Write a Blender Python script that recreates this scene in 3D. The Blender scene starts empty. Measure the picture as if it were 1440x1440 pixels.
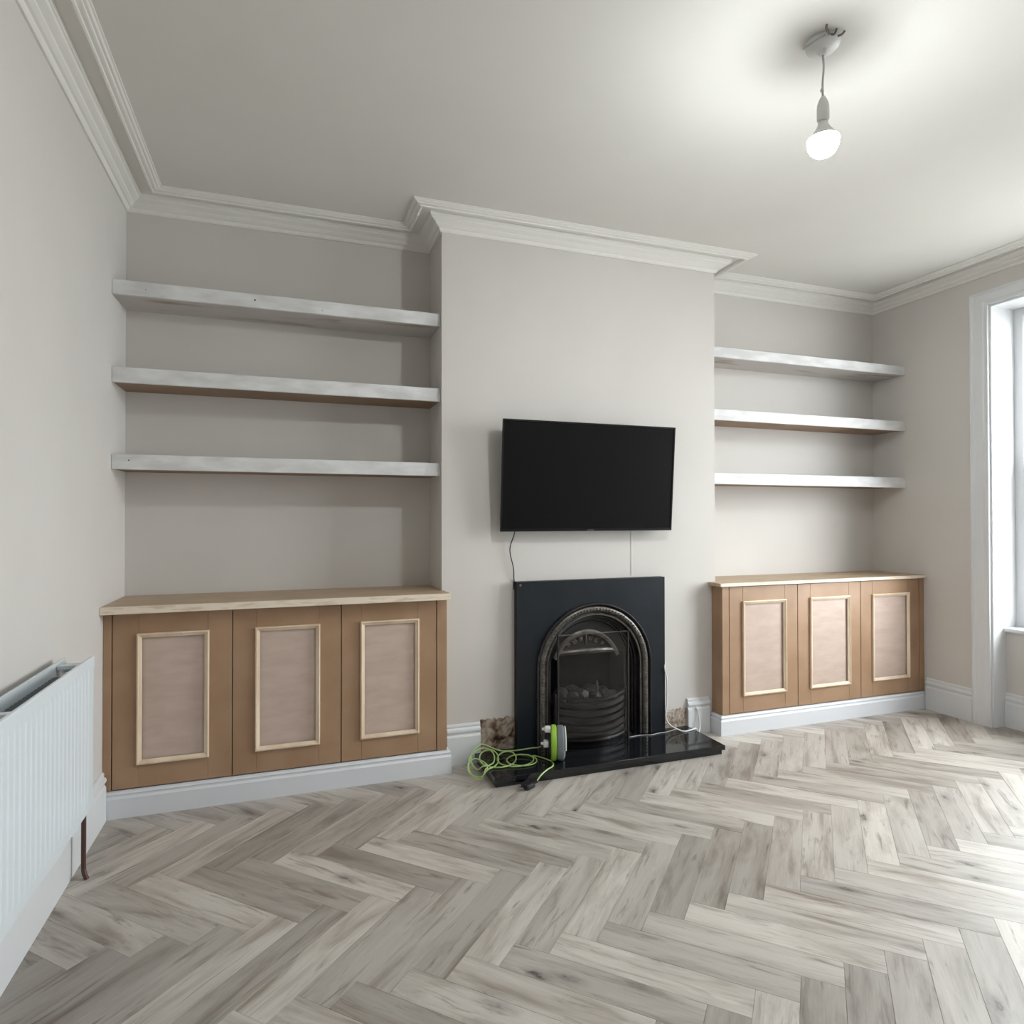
import bpy, bmesh, math, random
from mathutils import Vector, Matrix
random.seed(7)
PI = math.pi
S = bpy.context.scene
C = S.collection

# ------------------------------------------------------------------ camera, sky, light, exposure
cam_d = bpy.data.cameras.new('camera'); cam = bpy.data.objects.new('camera', cam_d); C.objects.link(cam)
F_PX, YAW, PITCH, ROLL, CAM_H = 893.5855, -0.3389, 0.0094, -0.001, 1.25
cam_d.sensor_fit = 'HORIZONTAL'; cam_d.sensor_width = 36.0; cam_d.lens = 36.0 * F_PX / 1440.0
cam_d.clip_start = 0.02
cam.matrix_world = (Matrix.Translation((0, 0, CAM_H)) @ Matrix.Rotation(YAW, 4, 'Z') @
                    Matrix.Rotation(PI / 2 + PITCH, 4, 'X') @ Matrix.Rotation(ROLL, 4, 'Z'))
S.camera = cam
S.view_settings.view_transform = 'Standard'; S.view_settings.look = 'None'
S.view_settings.exposure = 0.0; S.view_settings.gamma = 1.0; S.view_settings.use_curve_mapping = False
W = bpy.data.worlds.new('world'); S.world = W; W.use_nodes = True
SKY_STRENGTH = 19.0
BULB_STRENGTH = 5000.0
bg = W.node_tree.nodes['Background']
bg.inputs['Color'].default_value = (0.93, 0.965, 1.0, 1); bg.inputs['Strength'].default_value = SKY_STRENGTH

# ------------------------------------------------------------------ measured room
XL, XR, XC0, XC1, YB, YC = -.7244, 3.951, .7327, 2.3813, 3.429, 3.1467
ZT = 2.773; YF = -2.4
WY0, WY1 = 1.08, 2.626          # window opening along the right wall
VY0, VY1 = -1.60, -1.00           # unseen twin behind the camera, added to help supply the daylight
def portal(name, y0, y1, z0, z1):
    d = bpy.data.lights.new(name, 'AREA'); d.shape = 'RECTANGLE'; d.size = z1 - z0; d.size_y = y1 - y0
    d.cycles.is_portal = True
    o = bpy.data.objects.new(name, d); C.objects.link(o)
    o.location = (XR + .34, (y0 + y1) / 2, (z0 + z1) / 2); o.rotation_euler = (0, PI / 2, 0)
portal('window_portal', WY0, WY1, .6, 2.52); portal('window_portal', VY0, VY1, .6, 2.52)

# ------------------------------------------------------------------ materials
def new_mat(name, col, rough=.6, metal=0, spec=.5, **kw):
    m = bpy.data.materials.new(name); m.use_nodes = True
    b = m.node_tree.nodes['Principled BSDF']
    b.inputs['Base Color'].default_value = (*col, 1); b.inputs['Roughness'].default_value = rough
    b.inputs['Metallic'].default_value = metal; b.inputs['Specular IOR Level'].default_value = spec
    for k, v in kw.items(): b.inputs[k].default_value = v
    return m
def N(m, t, **kw):
    n = m.node_tree.nodes.new(t)
    for k, v in kw.items():
        if k.startswith('_'): setattr(n, k[1:], v)
        else: n.inputs[k].default_value = v
    return n
def L(m, a, b): m.node_tree.links.new(a, b)
def ramp(m, fac, stops):
    r = N(m, 'ShaderNodeValToRGB'); L(m, fac, r.inputs['Fac'])
    e = r.color_ramp.elements
    while len(e) < len(stops): e.new(.5)
    for i, (p, c) in enumerate(stops):
        e[i].position = p; e[i].color = (*c, 1) if len(c) == 3 else c
    return r.outputs['Color']
def mottle(m, c1, c2, scale=3, detail=3, lo=.35, hi=.65, stretch=(1, 1, 1), bump=0, bscale=120, bdist=.001):
    b = m.node_tree.nodes['Principled BSDF']
    tc = N(m, 'ShaderNodeTexCoord'); mp = N(m, 'ShaderNodeMapping'); mp.inputs['Scale'].default_value = stretch
    L(m, tc.outputs['Object'], mp.inputs['Vector'])
    n = N(m, 'ShaderNodeTexNoise', Scale=scale, Detail=detail); L(m, mp.outputs['Vector'], n.inputs['Vector'])
    L(m, ramp(m, n.outputs['Fac'], [(lo, c1), (hi, c2)]), b.inputs['Base Color'])
    if bump:
        n2 = N(m, 'ShaderNodeTexNoise', Scale=bscale, Detail=2); L(m, mp.outputs['Vector'], n2.inputs['Vector'])
        bp = N(m, 'ShaderNodeBump', Strength=bump, Distance=bdist); L(m, n2.outputs['Fac'], bp.inputs['Height'])
        L(m, bp.outputs['Normal'], b.inputs['Normal'])
    return m
wall_c = (.545, .505, .465)
M_wall = mottle(new_mat('wall_paint', wall_c, .75, spec=.3), (.612, .580, .546), (.632, .600, .566), 2.2, bump=.15, bscale=60)
M_ceil = mottle(new_mat('ceiling_paint', (.62, .6, .56), .8, spec=.25), (.70, .68, .64), (.73, .71, .67), 1.5, bump=.1, bscale=50)
M_corn = new_mat('cornice_paint', (.78, .76, .72), .55, spec=.35)
M_gloss = new_mat('white_gloss_trim', (.71, .72, .735), .35, spec=.5)
M_plinth = new_mat('white_primed_plinth', (.70, .71, .74), .4, spec=.45)
M_mdf = mottle(new_mat('brown_mdf', (.3, .2, .13), .48, spec=.5), (.34, .205, .118), (.39, .245, .150), 6, bump=.1, bscale=200, bdist=.0005)
M_mdf_edge = new_mat('mdf_edge', (.24, .15, .09), .6)
M_ply = mottle(new_mat('pink_ply_panel', (.5, .4, .33), .5, spec=.4), (.52, .395, .33), (.58, .455, .39), 9, 5, stretch=(1, 1, 3))
M_pine = mottle(new_mat('pale_pine', (.75, .6, .44), .5), (.68, .52, .37), (.80, .66, .50), 12, 4, stretch=(1, 1, .3))
M_top = mottle(new_mat('worktop_timber', (.5, .38, .26), .45), (.40, .28, .17), (.50, .37, .25), 5, 5, stretch=(1, 6, 6))
M_lip = mottle(new_mat('worktop_lipping', (.68, .55, .41), .5), (.62, .50, .37), (.80, .69, .56), 9, 5, .36, .50, stretch=(1, 6, 8))
M_primed = mottle(new_mat('patchy_white_primer', (.7, .7, .7), .5, spec=.4), (.60, .59, .585), (.74, .74, .74), 6, 5, .38, .62, stretch=(1, 1, 3))
M_primed_u = mottle(new_mat('thin_primer_underside', (.5, .47, .44), .6), (.34, .28, .23), (.55, .51, .48), 3.2, 4, .30, .44, stretch=(.8, 4, 1))
M_under = mottle(new_mat('raw_mdf_underside', (.28, .18, .12), .6), (.25, .155, .095), (.31, .2, .13), 4)
M_hole = new_mat('dark_hole', (.03, .02, .02), .9)
M_iron = mottle(new_mat('black_painted_iron', (.012, .016, .022), .45, spec=.35), (.0055, .0085, .013), (.009, .0125, .018), 8, bump=.1, bscale=150)
M_cast = mottle(new_mat('dark_cast_iron', (.02, .018, .018), .5, spec=.5), (.010, .009, .009), (.022, .020, .019), 25, bump=.12, bscale=90)
M_castl = mottle(new_mat('worn_cast_iron', (.12, .11, .1), .38, metal=.6), (.12, .11, .10), (.20, .185, .165), 30)
M_soot = new_mat('soot', (.006, .005, .005), .95, spec=.1)
M_granite = new_mat('polished_black_granite', (.010, .011, .013), .06, spec=.6)
M_coal = mottle(new_mat('coal', (.02, .02, .02), .6), (.012, .011, .01), (.05, .045, .042), 20)
M_tv = new_mat('black_plastic', (.004, .004, .004), .3, spec=.4)
M_screen = new_mat('matt_screen', (.0075, .0068, .0068), .5, spec=.06)
M_bulb = new_mat('lit_bulb', (1, 1, 1), .3)
bb = M_bulb.node_tree.nodes['Principled BSDF']
bb.inputs['Emission Color'].default_value = (.93, .98, 1, 1); bb.inputs['Emission Strength'].default_value = BULB_STRENGTH / 10
M_white = new_mat('white_plastic', (.72, .72, .71), .4)
M_greyw = new_mat('grey_white_flex', (.45, .46, .47), .5)
M_rad = new_mat('radiator_enamel', (.68, .73, .76), .3, spec=.5)
M_fin = new_mat('convector_fin', (.30, .33, .35), .5)
M_copper = new_mat('painted_brown_pipe', (.09, .045, .035), .35, metal=.3)
M_bark = new_mat('black_rubber', (.008, .008, .008), .5)
M_green = new_mat('lime_plastic', (.30, .52, .05), .4)
M_greenl = new_mat('lime_cable', (.40, .56, .20), .35)
M_grey = new_mat('grey_plastic', (.20, .215, .25), .45)
M_socket = new_mat('socket_face', (.02, .025, .02), .5)
M_wire = new_mat('thin_black_wire', (.01, .01, .01), .5)
M_sub = new_mat('screed', (.08, .07, .06), .9)
M_ground = mottle(new_mat('paving_outside', (.35, .34, .32), .9), (.3, .29, .28), (.4, .39, .37), 3)
M_steel = new_mat('steel', (.5, .5, .5), .3, metal=1)

# bare plaster patch
M_patch = new_mat('bare_plaster', (.3, .22, .16), .95, spec=.1)
def _patch():
    m = M_patch; b = m.node_tree.nodes['Principled BSDF']
    tc = N(m, 'ShaderNodeTexCoord')
    n1 = N(m, 'ShaderNodeTexNoise', Scale=11, Detail=5, Roughness=.6); L(m, tc.outputs['Object'], n1.inputs['Vector'])
    c = ramp(m, n1.outputs['Fac'], [(.32, (.045, .03, .02)), (.39, (.20, .14, .10)), (.46, (.36, .29, .23)), (.64, (.52, .47, .41))])
    L(m, c, b.inputs['Base Color'])
    bp = N(m, 'ShaderNodeBump', Strength=.8, Distance=.006); L(m, n1.outputs['Fac'], bp.inputs['Height']); L(m, bp.outputs['Normal'], b.inputs['Normal'])
_patch()

# glass: clear panes that let the daylight through
def glass(name, tint, refl=1.0):
    m = bpy.data.materials.new(name); m.use_nodes = True; nt = m.node_tree; nt.nodes.clear()
    o = N(m, 'ShaderNodeOutputMaterial'); t = N(m, 'ShaderNodeBsdfTransparent', Color=(*tint, 1))
    g = N(m, 'ShaderNodeBsdfGlossy', Roughness=.05); fr = N(m, 'ShaderNodeLayerWeight', Blend=.5)
    pw = N(m, 'ShaderNodeMath', _operation='POWER'); L(m, fr.outputs['Facing'], pw.inputs[0]); pw.inputs[1].default_value = 5
    mu = N(m, 'ShaderNodeMath', _operation='MULTIPLY_ADD'); L(m, pw.outputs[0], mu.inputs[0]); mu.inputs[1].default_value = .9; mu.inputs[2].default_value = .035 * refl
    mx = N(m, 'ShaderNodeMixShader'); L(m, mu.outputs[0], mx.inputs[0]); L(m, t.outputs[0], mx.inputs[1]); L(m, g.outputs[0], mx.inputs[2])
    L(m, mx.outputs[0], o.inputs['Surface']); return m
M_glass = glass('window_glass', (.97, .985, .98))
M_smoke = glass('smoked_glass', (.80, .78, .78), .8)

# herringbone vinyl oak: uv = metres along / across the plank, 'pid' = a random number per plank
M_oak = new_mat('grey_oak_plank', (.4, .37, .34), .4, spec=1.0)
def _oak():
    m = M_oak; b = m.node_tree.nodes['Principled BSDF']
    uv = N(m, 'ShaderNodeUVMap'); uv.uv_map = 'UVMap'
    at = N(m, 'ShaderNodeAttribute'); at.attribute_name = 'pid'
    oi = N(m, 'ShaderNodeObjectInfo')
    rnd = N(m, 'ShaderNodeMath', _operation='ADD'); L(m, at.outputs['Fac'], rnd.inputs[0]); L(m, oi.outputs['Random'], rnd.inputs[1])
    sx = N(m, 'ShaderNodeSeparateXYZ'); L(m, uv.outputs['UV'], sx.inputs[0])
    def vec(su, sv, k):
        a = N(m, 'ShaderNodeMath', _operation='MULTIPLY_ADD'); L(m, rnd.outputs[0], a.inputs[0]); a.inputs[1].default_value = k
        mu = N(m, 'ShaderNodeMath', _operation='MULTIPLY'); L(m, sx.outputs['X'], mu.inputs[0]); mu.inputs[1].default_value = su
        L(m, mu.outputs[0], a.inputs[2])
        mv = N(m, 'ShaderNodeMath', _operation='MULTIPLY'); L(m, sx.outputs['Y'], mv.inputs[0]); mv.inputs[1].default_value = sv
        z = N(m, 'ShaderNodeMath', _operation='MULTIPLY'); L(m, rnd.outputs[0], z.inputs[0]); z.inputs[1].default_value = k * .37
        c = N(m, 'ShaderNodeCombineXYZ'); L(m, a.outputs[0], c.inputs[0]); L(m, mv.outputs[0], c.inputs[1]); L(m, z.outputs[0], c.inputs[2])
        return c.outputs[0]
    patch = N(m, 'ShaderNodeTexNoise', Scale=1, Detail=4, Roughness=.6, Distortion=.6); L(m, vec(2.2, 13, 91.7), patch.inputs['Vector'])
    grain = N(m, 'ShaderNodeTexNoise', Scale=1, Detail=5, Roughness=.65); L(m, vec(5, 190, 53.3), grain.inputs['Vector'])
    streak = N(m, 'ShaderNodeTexNoise', Scale=1, Detail=5, Roughness=.62, Distortion=.9); L(m, vec(4.0, 38, 137.1), streak.inputs['Vector'])
    base = ramp(m, patch.outputs['Fac'], [(.33, (.275, .238, .203)), (.44, (.40, .363, .325)), (.58, (.495, .462, .422))])
    g = ramp(m, grain.outputs['Fac'], [(.3, (.90, .89, .88)), (.6, (1.03, 1.03, 1.03))])
    mx = N(m, 'ShaderNodeMix', _data_type='RGBA', _blend_type='MULTIPLY'); mx.inputs[0].default_value = 1
    L(m, base, mx.inputs[6]); L(m, g, mx.inputs[7])
    sk = ramp(m, streak.outputs['Fac'], [(.56, (0, 0, 0)), (.64, (.42, .42, .42)), (.74, (.9, .9, .9))])
    m2 = N(m, 'ShaderNodeMix', _data_type='RGBA', _blend_type='MIX'); L(m, sk, m2.inputs[0]); L(m, mx.outputs[2], m2.inputs[6])
    m2.inputs[7].default_value = (.155, .115, .082, 1)
    # knots
    wob = N(m, 'ShaderNodeTexNoise', Scale=1, Detail=3); L(m, vec(30, 60, 11.0), wob.inputs['Vector'])
    av = N(m, 'ShaderNodeVectorMath', _operation='SCALE'); L(m, wob.outputs['Color'], av.inputs[0]); av.inputs['Scale'].default_value = .28
    ad = N(m, 'ShaderNodeVectorMath', _operation='ADD'); L(m, vec(4.3, 11, 71.9), ad.inputs[0]); L(m, av.outputs[0], ad.inputs[1])
    vo = N(m, 'ShaderNodeTexVoronoi', Scale=1, Randomness=1); L(m, ad.outputs[0], vo.inputs['Vector'])
    sc = N(m, 'ShaderNodeSeparateColor'); L(m, vo.outputs['Color'], sc.inputs[0])
    gate = N(m, 'ShaderNodeMath', _operation='GREATER_THAN'); L(m, sc.outputs[0], gate.inputs[0]); gate.inputs[1].default_value = .47
    kn = ramp(m, vo.outputs['Distance'], [(.02, (.5, .5, .5)), (.06, (1, 1, 1)), (.10, (.55, .55, .55)), (.20, (.22, .22, .22)), (.36, (0, 0, 0))])
    kk = N(m, 'ShaderNodeMath', _operation='MULTIPLY'); L(m, kn, kk.inputs[0]); L(m, gate.outputs[0], kk.inputs[1])
    m3 = N(m, 'ShaderNodeMix', _data_type='RGBA', _blend_type='MIX'); L(m, kk.outputs[0], m3.inputs[0]); L(m, m2.outputs[2], m3.inputs[6])
    m3.inputs[7].default_value = (.055, .038, .026, 1)
    # plank to plank tone
    wn = N(m, 'ShaderNodeTexWhiteNoise', _noise_dimensions='1D'); L(m, rnd.outputs[0], wn.inputs['W'])
    tone = ramp(m, wn.outputs['Value'], [(0, (.70, .68, .66)), (.5, (.95, .94, .93)), (1, (1.22, 1.22, 1.21))])
    m4 = N(m, 'ShaderNodeMix', _data_type='RGBA', _blend_type='MULTIPLY'); m4.inputs[0].default_value = 1
    L(m, m3.outputs[2], m4.inputs[6]); L(m, tone, m4.inputs[7])
    L(m, m4.outputs[2], b.inputs['Base Color'])
    rr = N(m, 'ShaderNodeMapRange'); L(m, grain.outputs['Fac'], rr.inputs[0]); rr.inputs[3].default_value = .46; rr.inputs[4].default_value = .58
    L(m, rr.outputs[0], b.inputs['Roughness'])
    bp = N(m, 'ShaderNodeBump', Strength=.12, Distance=.001); L(m, grain.outputs['Fac'], bp.inputs['Height']); L(m, bp.outputs['Normal'], b.inputs['Normal'])
_oak()

# ------------------------------------------------------------------ mesh helpers
def obj(name, bm, m, parent=None, smooth=False, loc=None):
    bmesh.ops.recalc_face_normals(bm, faces=bm.faces)
    me = bpy.data.meshes.new(name); bm.to_mesh(me); bm.free()
    if m: me.materials.append(m)
    if smooth:
        me.shade_smooth()
        try: me.set_sharp_from_angle(angle=math.radians(40))
        except Exception: pass
    o = bpy.data.objects.new(name, me); C.objects.link(o)
    if loc: me.transform(Matrix.Translation(-Vector(loc))); o.location = loc
    if parent: o.parent = parent; 
    if parent and parent.type == 'EMPTY' or parent: o.location = Vector(o.location) - world_loc(parent)
    return o
def world_loc(o):
    v = Vector(o.location)
    while o.parent: o = o.parent; v += Vector(o.location)
    return v
# every mesh is written in room coordinates and then moved into its parent's frame
def thing(name, label, cat, loc, group=None):
    o = bpy.data.objects.new(name, None); C.objects.link(o); o.location = loc; o.empty_display_size = .1
    o['label'] = label; o['category'] = cat
    if group: o['group'] = group
    return o
def tag(o, label, cat, group=None):
    o['label'] = label; o['category'] = cat
    if group: o['group'] = group
    return o
def struct(o): o['kind'] = 'structure'; return o
def box(bm, x0, x1, y0, y1, z0, z1, bev=0, seg=1):
    r = bmesh.ops.create_cube(bm, size=1)
    for v in r['verts']:
        v.co = Vector(((x0 + x1) / 2 + v.co.x * (x1 - x0), (y0 + y1) / 2 + v.co.y * (y1 - y0), (z0 + z1) / 2 + v.co.z * (z1 - z0)))
    if bev:
        es = set(e for v in r['verts'] for e in v.link_edges)
        bmesh.ops.bevel(bm, geom=list(es), offset=bev, segments=seg, affect='EDGES', profile=.5)
    return bm
def boxo(name, a, m, parent=None, bev=0, seg=1): return obj(name, box(bmesh.new(), *a, bev, seg), m, parent)
def boxes(name, lst, m, parent=None, bev=0):
    bm = bmesh.new()
    for a in lst: box(bm, *a, bev)
    return obj(name, bm, m, parent)
def crom(pts, n=8):
    P = [Vector(p) for p in pts]; P = [2 * P[0] - P[1]] + P + [2 * P[-1] - P[-2]]; out = []
    for i in range(1, len(P) - 2):
        for k in range(n):
            t = k / n; a, b, c, d = P[i - 1:i + 3]
            out.append(.5 * ((2 * b) + (-a + c) * t + (2 * a - 5 * b + 4 * c - d) * t * t + (-a + 3 * b - 3 * c + d) * t ** 3))
    out.append(P[-2]); return out
def tube(bm, pts, r, n=8, closed=False):
    pts = [Vector(p) for p in pts]; rings = []; up = Vector((0, 0, 1))
    T0 = (pts[1] - pts[0]).normalized(); nrm = T0.orthogonal().normalized(); prev = T0
    for i, p in enumerate(pts):
        a = pts[max(i - 1, 0)]; c = pts[min(i + 1, len(pts) - 1)]; T = (c - a).normalized()
        nrm = (prev.rotation_difference(T) @ nrm).normalized(); prev = T; bn = T.cross(nrm)
        rr = r(i / (len(pts) - 1)) if callable(r) else r
        rings.append([bm.verts.new(p + rr * (math.cos(2 * PI * k / n) * nrm + math.sin(2 * PI * k / n) * bn)) for k in range(n)])
    for a, b in zip(rings, rings[1:]):
        for k in range(n): bm.faces.new((a[k], a[(k + 1) % n], b[(k + 1) % n], b[k]))
    bm.faces.new(rings[0][::-1]); bm.faces.new(rings[-1]); return bm
def lathe(bm, prof, origin, axis='Z', n=24, a0=0, a1=2 * PI):
    o = Vector(origin); rings = []
    for r, h in prof:
        ring = []
        for k in range(n):
            a = 2 * PI * k / n; c, s = r * math.cos(a), r * math.sin(a)
            co = {'Z': Vector((c, s, h)), 'X': Vector((h, c, s)), 'Y': Vector((c, h, s))}[axis]
            ring.append(bm.verts.new(o + co))
        rings.append(ring)
    for a, b in zip(rings, rings[1:]):
        for k in range(n): bm.faces.new((a[k], a[(k + 1) % n], b[(k + 1) % n], b[k]))
    bm.faces.new(rings[0][::-1]); bm.faces.new(rings[-1]); return bm
def sweep_plan(bm, path, prof, closed_prof=True):
    """profile (p out from wall, z) run along a plan polyline, room on the right-hand side of travel -> p offsets to the right, mitred"""
    P = [Vector(p) for p in path]; rings = []
    for i, p in enumerate(P):
        ns = []
        for a, b in ((i - 1, i), (i, i + 1)):
            if a >= 0 and b < len(P):
                d = (P[b] - P[a]).normalized(); ns.append(Vector((d.y, -d.x)))
        if len(ns) == 2: mv = (ns[0] + ns[1]) / (1 + ns[0].dot(ns[1]))
        else: mv = ns[0]
        rings.append([bm.verts.new((p.x + mv.x * q, p.y + mv.y * q, z)) for q, z in prof])
    n = len(prof)
    for a, b in zip(rings, rings[1:]):
        for k in range(n if closed_prof else n - 1): bm.faces.new((a[k], a[(k + 1) % n], b[(k + 1) % n], b[k]))
    bm.faces.new(rings[0][::-1]); bm.faces.new(rings[-1]); return bm
def prism_xz(bm, pts, y0, y1):
    a = [bm.verts.new((x, y0, z)) for x, z in pts]; b = [bm.verts.new((x, y1, z)) for x, z in pts]
    n = len(pts); bm.faces.new(a); bm.faces.new(b[::-1])
    for k in range(n): bm.faces.new((a[k], b[k], b[(k + 1) % n], a[(k + 1) % n]))
    return bm

# ------------------------------------------------------------------ the room shell
floor = struct(boxo('floor', (XL - .3, XR + .3, YF - .2, YB + .3, -.2, -.012), M_sub))
struct(boxo('ceiling', (XL - .3, XR + .3, YF - .2, YB + .3, ZT, ZT + .2), M_ceil))
struct(boxo('wall_left', (XL - .3, XL, YF, YB + .3, -.012, ZT), M_wall))
struct(boxo('wall_back', (XL, XR, YB, YB + .3, -.012, ZT), M_wall))
struct(boxo('wall_front', (XL - .3, XR + .3, YF - .2, YF, -.012, ZT), M_wall))
FX, FZ, FR = 1.572, .445, .345       # fireplace arch centre and outer radius
struct(boxes('wall_chimney_breast', [(XC0, 1.215, YC, YB, -.012, ZT), (1.93, XC1, YC, YB, -.012, ZT), (1.215, 1.93, YC, YB, .80, ZT), (1.215, 1.93, 3.40, YB, -.012, .80)], M_wall))
struct(boxes('wall_right', [(XR, XR + .3, WY1, YB + .3, -.012, ZT), (XR, XR + .3, VY1, WY0, -.012, ZT), (XR, XR + .3, YF, VY0, -.012, ZT)] +
    [a for y0, y1 in ((WY0, WY1), (VY0, VY1)) for a in ((XR, XR + .3, y0, y1, 2.522, ZT), (XR + .11, XR + .3, y0, y1, -.012, .565))], M_wall))
# herringbone planks
PW, PLN = .10732, .5476
S2 = math.sqrt(2); STEP = PW * S2; ROW = PLN / S2
X0, Y0 = 1.3234, 1.3851
def clip(poly, a, b, c):            # keep a*x+b*y<=c
    out = []
    for i in range(len(poly)):
        p, q = poly[i], poly[(i + 1) % len(poly)]
        dp, dq = a * p[0] + b * p[1] - c, a * q[0] + b * q[1] - c
        if dp <= 0: out.append(p)
        if dp * dq < 0:
            t = dp / (dp - dq); out.append((p[0] + t * (q[0] - p[0]), p[1] + t * (q[1] - p[1])))
    return out
def area(p): return .5 * abs(sum(p[i][0] * p[(i + 1) % len(p)][1] - p[(i + 1) % len(p)][0] * p[i][1] for i in range(len(p))))
def inset(poly, d):
    n = len(poly); s = sum(poly[i][0] * poly[(i + 1) % n][1] - poly[(i + 1) % n][0] * poly[i][1] for i in range(n))
    if s < 0: poly = poly[::-1]
    q = poly
    for i in range(n):
        x1, y1 = poly[i]; x2, y2 = poly[(i + 1) % n]; dx, dy = x2 - x1, y2 - y1; l = math.hypot(dx, dy)
        if l < 1e-6: continue
        a, b = dy / l, -dx / l
        q = clip(q, a, b, a * x1 + b * y1 - d)
    return poly, q
def cam_px(x, y):
    fx, fy = math.sin(-YAW), math.cos(-YAW); dep = x * fx + y * fy; rt = x * fy - y * fx
    if dep < .3: return None
    return 720 + F_PX * rt / dep, 720 + F_PX * CAM_H / dep
planks = []
for k in range(-11, 8):
    for j in range(-60, 60):
        # row k: bottom zigzag at far vertices Y0+k*ROW ; odd k -> '/', even k -> '\'
        yb = Y0 + k * ROW
        if k % 2 == 0:   # '\' : right end upper corner (a, yb), runs up-left
            a = X0 + STEP * j + k * 0
            p0 = (a, yb); d = (-1 / S2, 1 / S2); nn = (-1 / S2, -1 / S2)
        else:            # '/' : left end upper corner (a, yb), runs up-right
            a = X0 - ROW + STEP * j
            p0 = (a, yb); d = (1 / S2, 1 / S2); nn = (1 / S2, -1 / S2)
        quad = [p0, (p0[0] + d[0] * PLN, p0[1] + d[1] * PLN), (p0[0] + d[0] * PLN + nn[0] * PW, p0[1] + d[1] * PLN + nn[1] * PW), (p0[0] + nn[0] * PW, p0[1] + nn[1] * PW)]
        th = .0017
        def rt(p): return (p[0] - th * (p[1] - 1.4), p[1] + th * (p[0] - 1.3))
        quad = [rt(p) for p in quad]; p0 = quad[0]
        q = quad
        for A in ((-1, 0, -XL - .001), (1, 0, XR - .001), (0, -1, -YF - .001), (0, 1, YC - .001)): q = clip(q, *A) if q else q
        if len(q) < 3 or area(q) < 2e-4: continue
        planks.append((q, p0, d, nn))
# floor inside the window recess
def plank_bm(bm, q, p0, d, nn, pid, off=(0, 0), uvl=None, pl=None):
    outer, top = inset(q, .0007)
    _, low = inset(q, .0002)
    if len(top) != len(outer) or len(low) != len(outer): top = low = outer; 
    fs = []
    A = [bm.verts.new((x - off[0], y - off[1], -.0108)) for x, y in low]
    B = [bm.verts.new((x - off[0], y - off[1], -.0009)) for x, y in low]
    Cc = [bm.verts.new((x - off[0], y - off[1], 0)) for x, y in top]
    n = len(A); fs.append(bm.faces.new(Cc))
    for i in range(n):
        j = (i + 1) % n
        fs.append(bm.faces.new((A[i], A[j], B[j], B[i]))); fs.append(bm.faces.new((B[i], B[j], Cc[j], Cc[i])))
    for f in fs:
        f[pl] = pid
        for lp in f.loops:
            x, y = lp.vert.co.x + off[0] - p0[0], lp.vert.co.y + off[1] - p0[1]
            lp[uvl].uv = (x * d[0] + y * d[1], x * nn[0] + y * nn[1])
def new_pbm():
    bm = bmesh.new(); return bm, bm.loops.layers.uv.new('UVMap'), bm.faces.layers.float.new('pid')
def vis(q):
    for x, y in list(q) + [(sum(p[0] for p in q) / len(q), sum(p[1] for p in q) / len(q))]:
        t = cam_px(x, y)
        if t and -10 < t[0] < 1450 and t[1] < 1450: return True
    return False
fieldbm, fu, fp = new_pbm(); npl = 0
vp = [P for P in planks if vis(P[0])]; vp.sort(key=lambda P: (P[0][0][0]) ** 2 + P[0][0][1] ** 2)
ids = set(id(P) for P in vp[:300])
for P in planks:
    q, p0, d, nn = P
    if id(P) in ids:
        bm, u, pl = new_pbm(); cx = sum(p[0] for p in q) / len(q); cy = sum(p[1] for p in q) / len(q)
        plank_bm(bm, q, p0, d, nn, random.random(), (cx, cy), u, pl)
        me = bpy.data.meshes.new('plank'); bm.to_mesh(me); bm.free(); me.materials.append(M_oak)
        o = bpy.data.objects.new('plank', me); C.objects.link(o); o.parent = floor; o.location = (cx, cy, 0); npl += 1
    else: plank_bm(fieldbm, q, p0, d, nn, random.random(), (0, 0), fu, fp)
me = bpy.data.meshes.new('plank_field'); fieldbm.to_mesh(me); fieldbm.free(); me.materials.append(M_oak)
o = bpy.data.objects.new('plank_field', me); C.objects.link(o); o.parent = floor; o['kind'] = 'stuff'
print('planks', npl, len(planks))
for y0, y1 in ((WY0, WY1), (VY0, VY1)):
    bm, u, pl = new_pbm()
    plank_bm(bm, [(XR + .001, y0 + .001), (XR + .109, y0 + .001), (XR + .109, y1 - .001), (XR + .001, y1 - .001)], (XR, y0), (0, 1), (1, 0), .3, (0, 0), u, pl)
    me = bpy.data.meshes.new('threshold_strip'); bm.to_mesh(me); bm.free(); me.materials.append(M_oak)
    o = bpy.data.objects.new('threshold_strip', me); C.objects.link(o); o.parent = floor

# cornice, mitred round the chimney breast
prof = [(0, 2.768 + .004), (0, 2.700), (.008, 2.700), (.014, 2.708), (.017, 2.716), (.026, 2.719), (.030, 2.722), (.038, 2.728), (.040, 2.733), (.052, 2.738), (.062, 2.743), (.066, 2.749), (.071, 2.750), (.073, 2.7665),
        (.124, 2.7665), (.124, 2.753), (.129, 2.749), (.136, 2.750), (.138, 2.755), (.149, 2.7555), (.154, 2.757), (.156, 2.761), (.164, 2.7615), (.167, 2.764), (.169, 2.767), (.175, 2.768), (.176, 2.772)]
path = [(XL, YF), (XL, YB), (XC0, YB), (XC0, YC), (XC1, YC), (XC1, YB), (XR, YB), (XR, YF)]
struct(obj('trim_1', sweep_plan(bmesh.new(), path, prof), M_corn))
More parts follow.
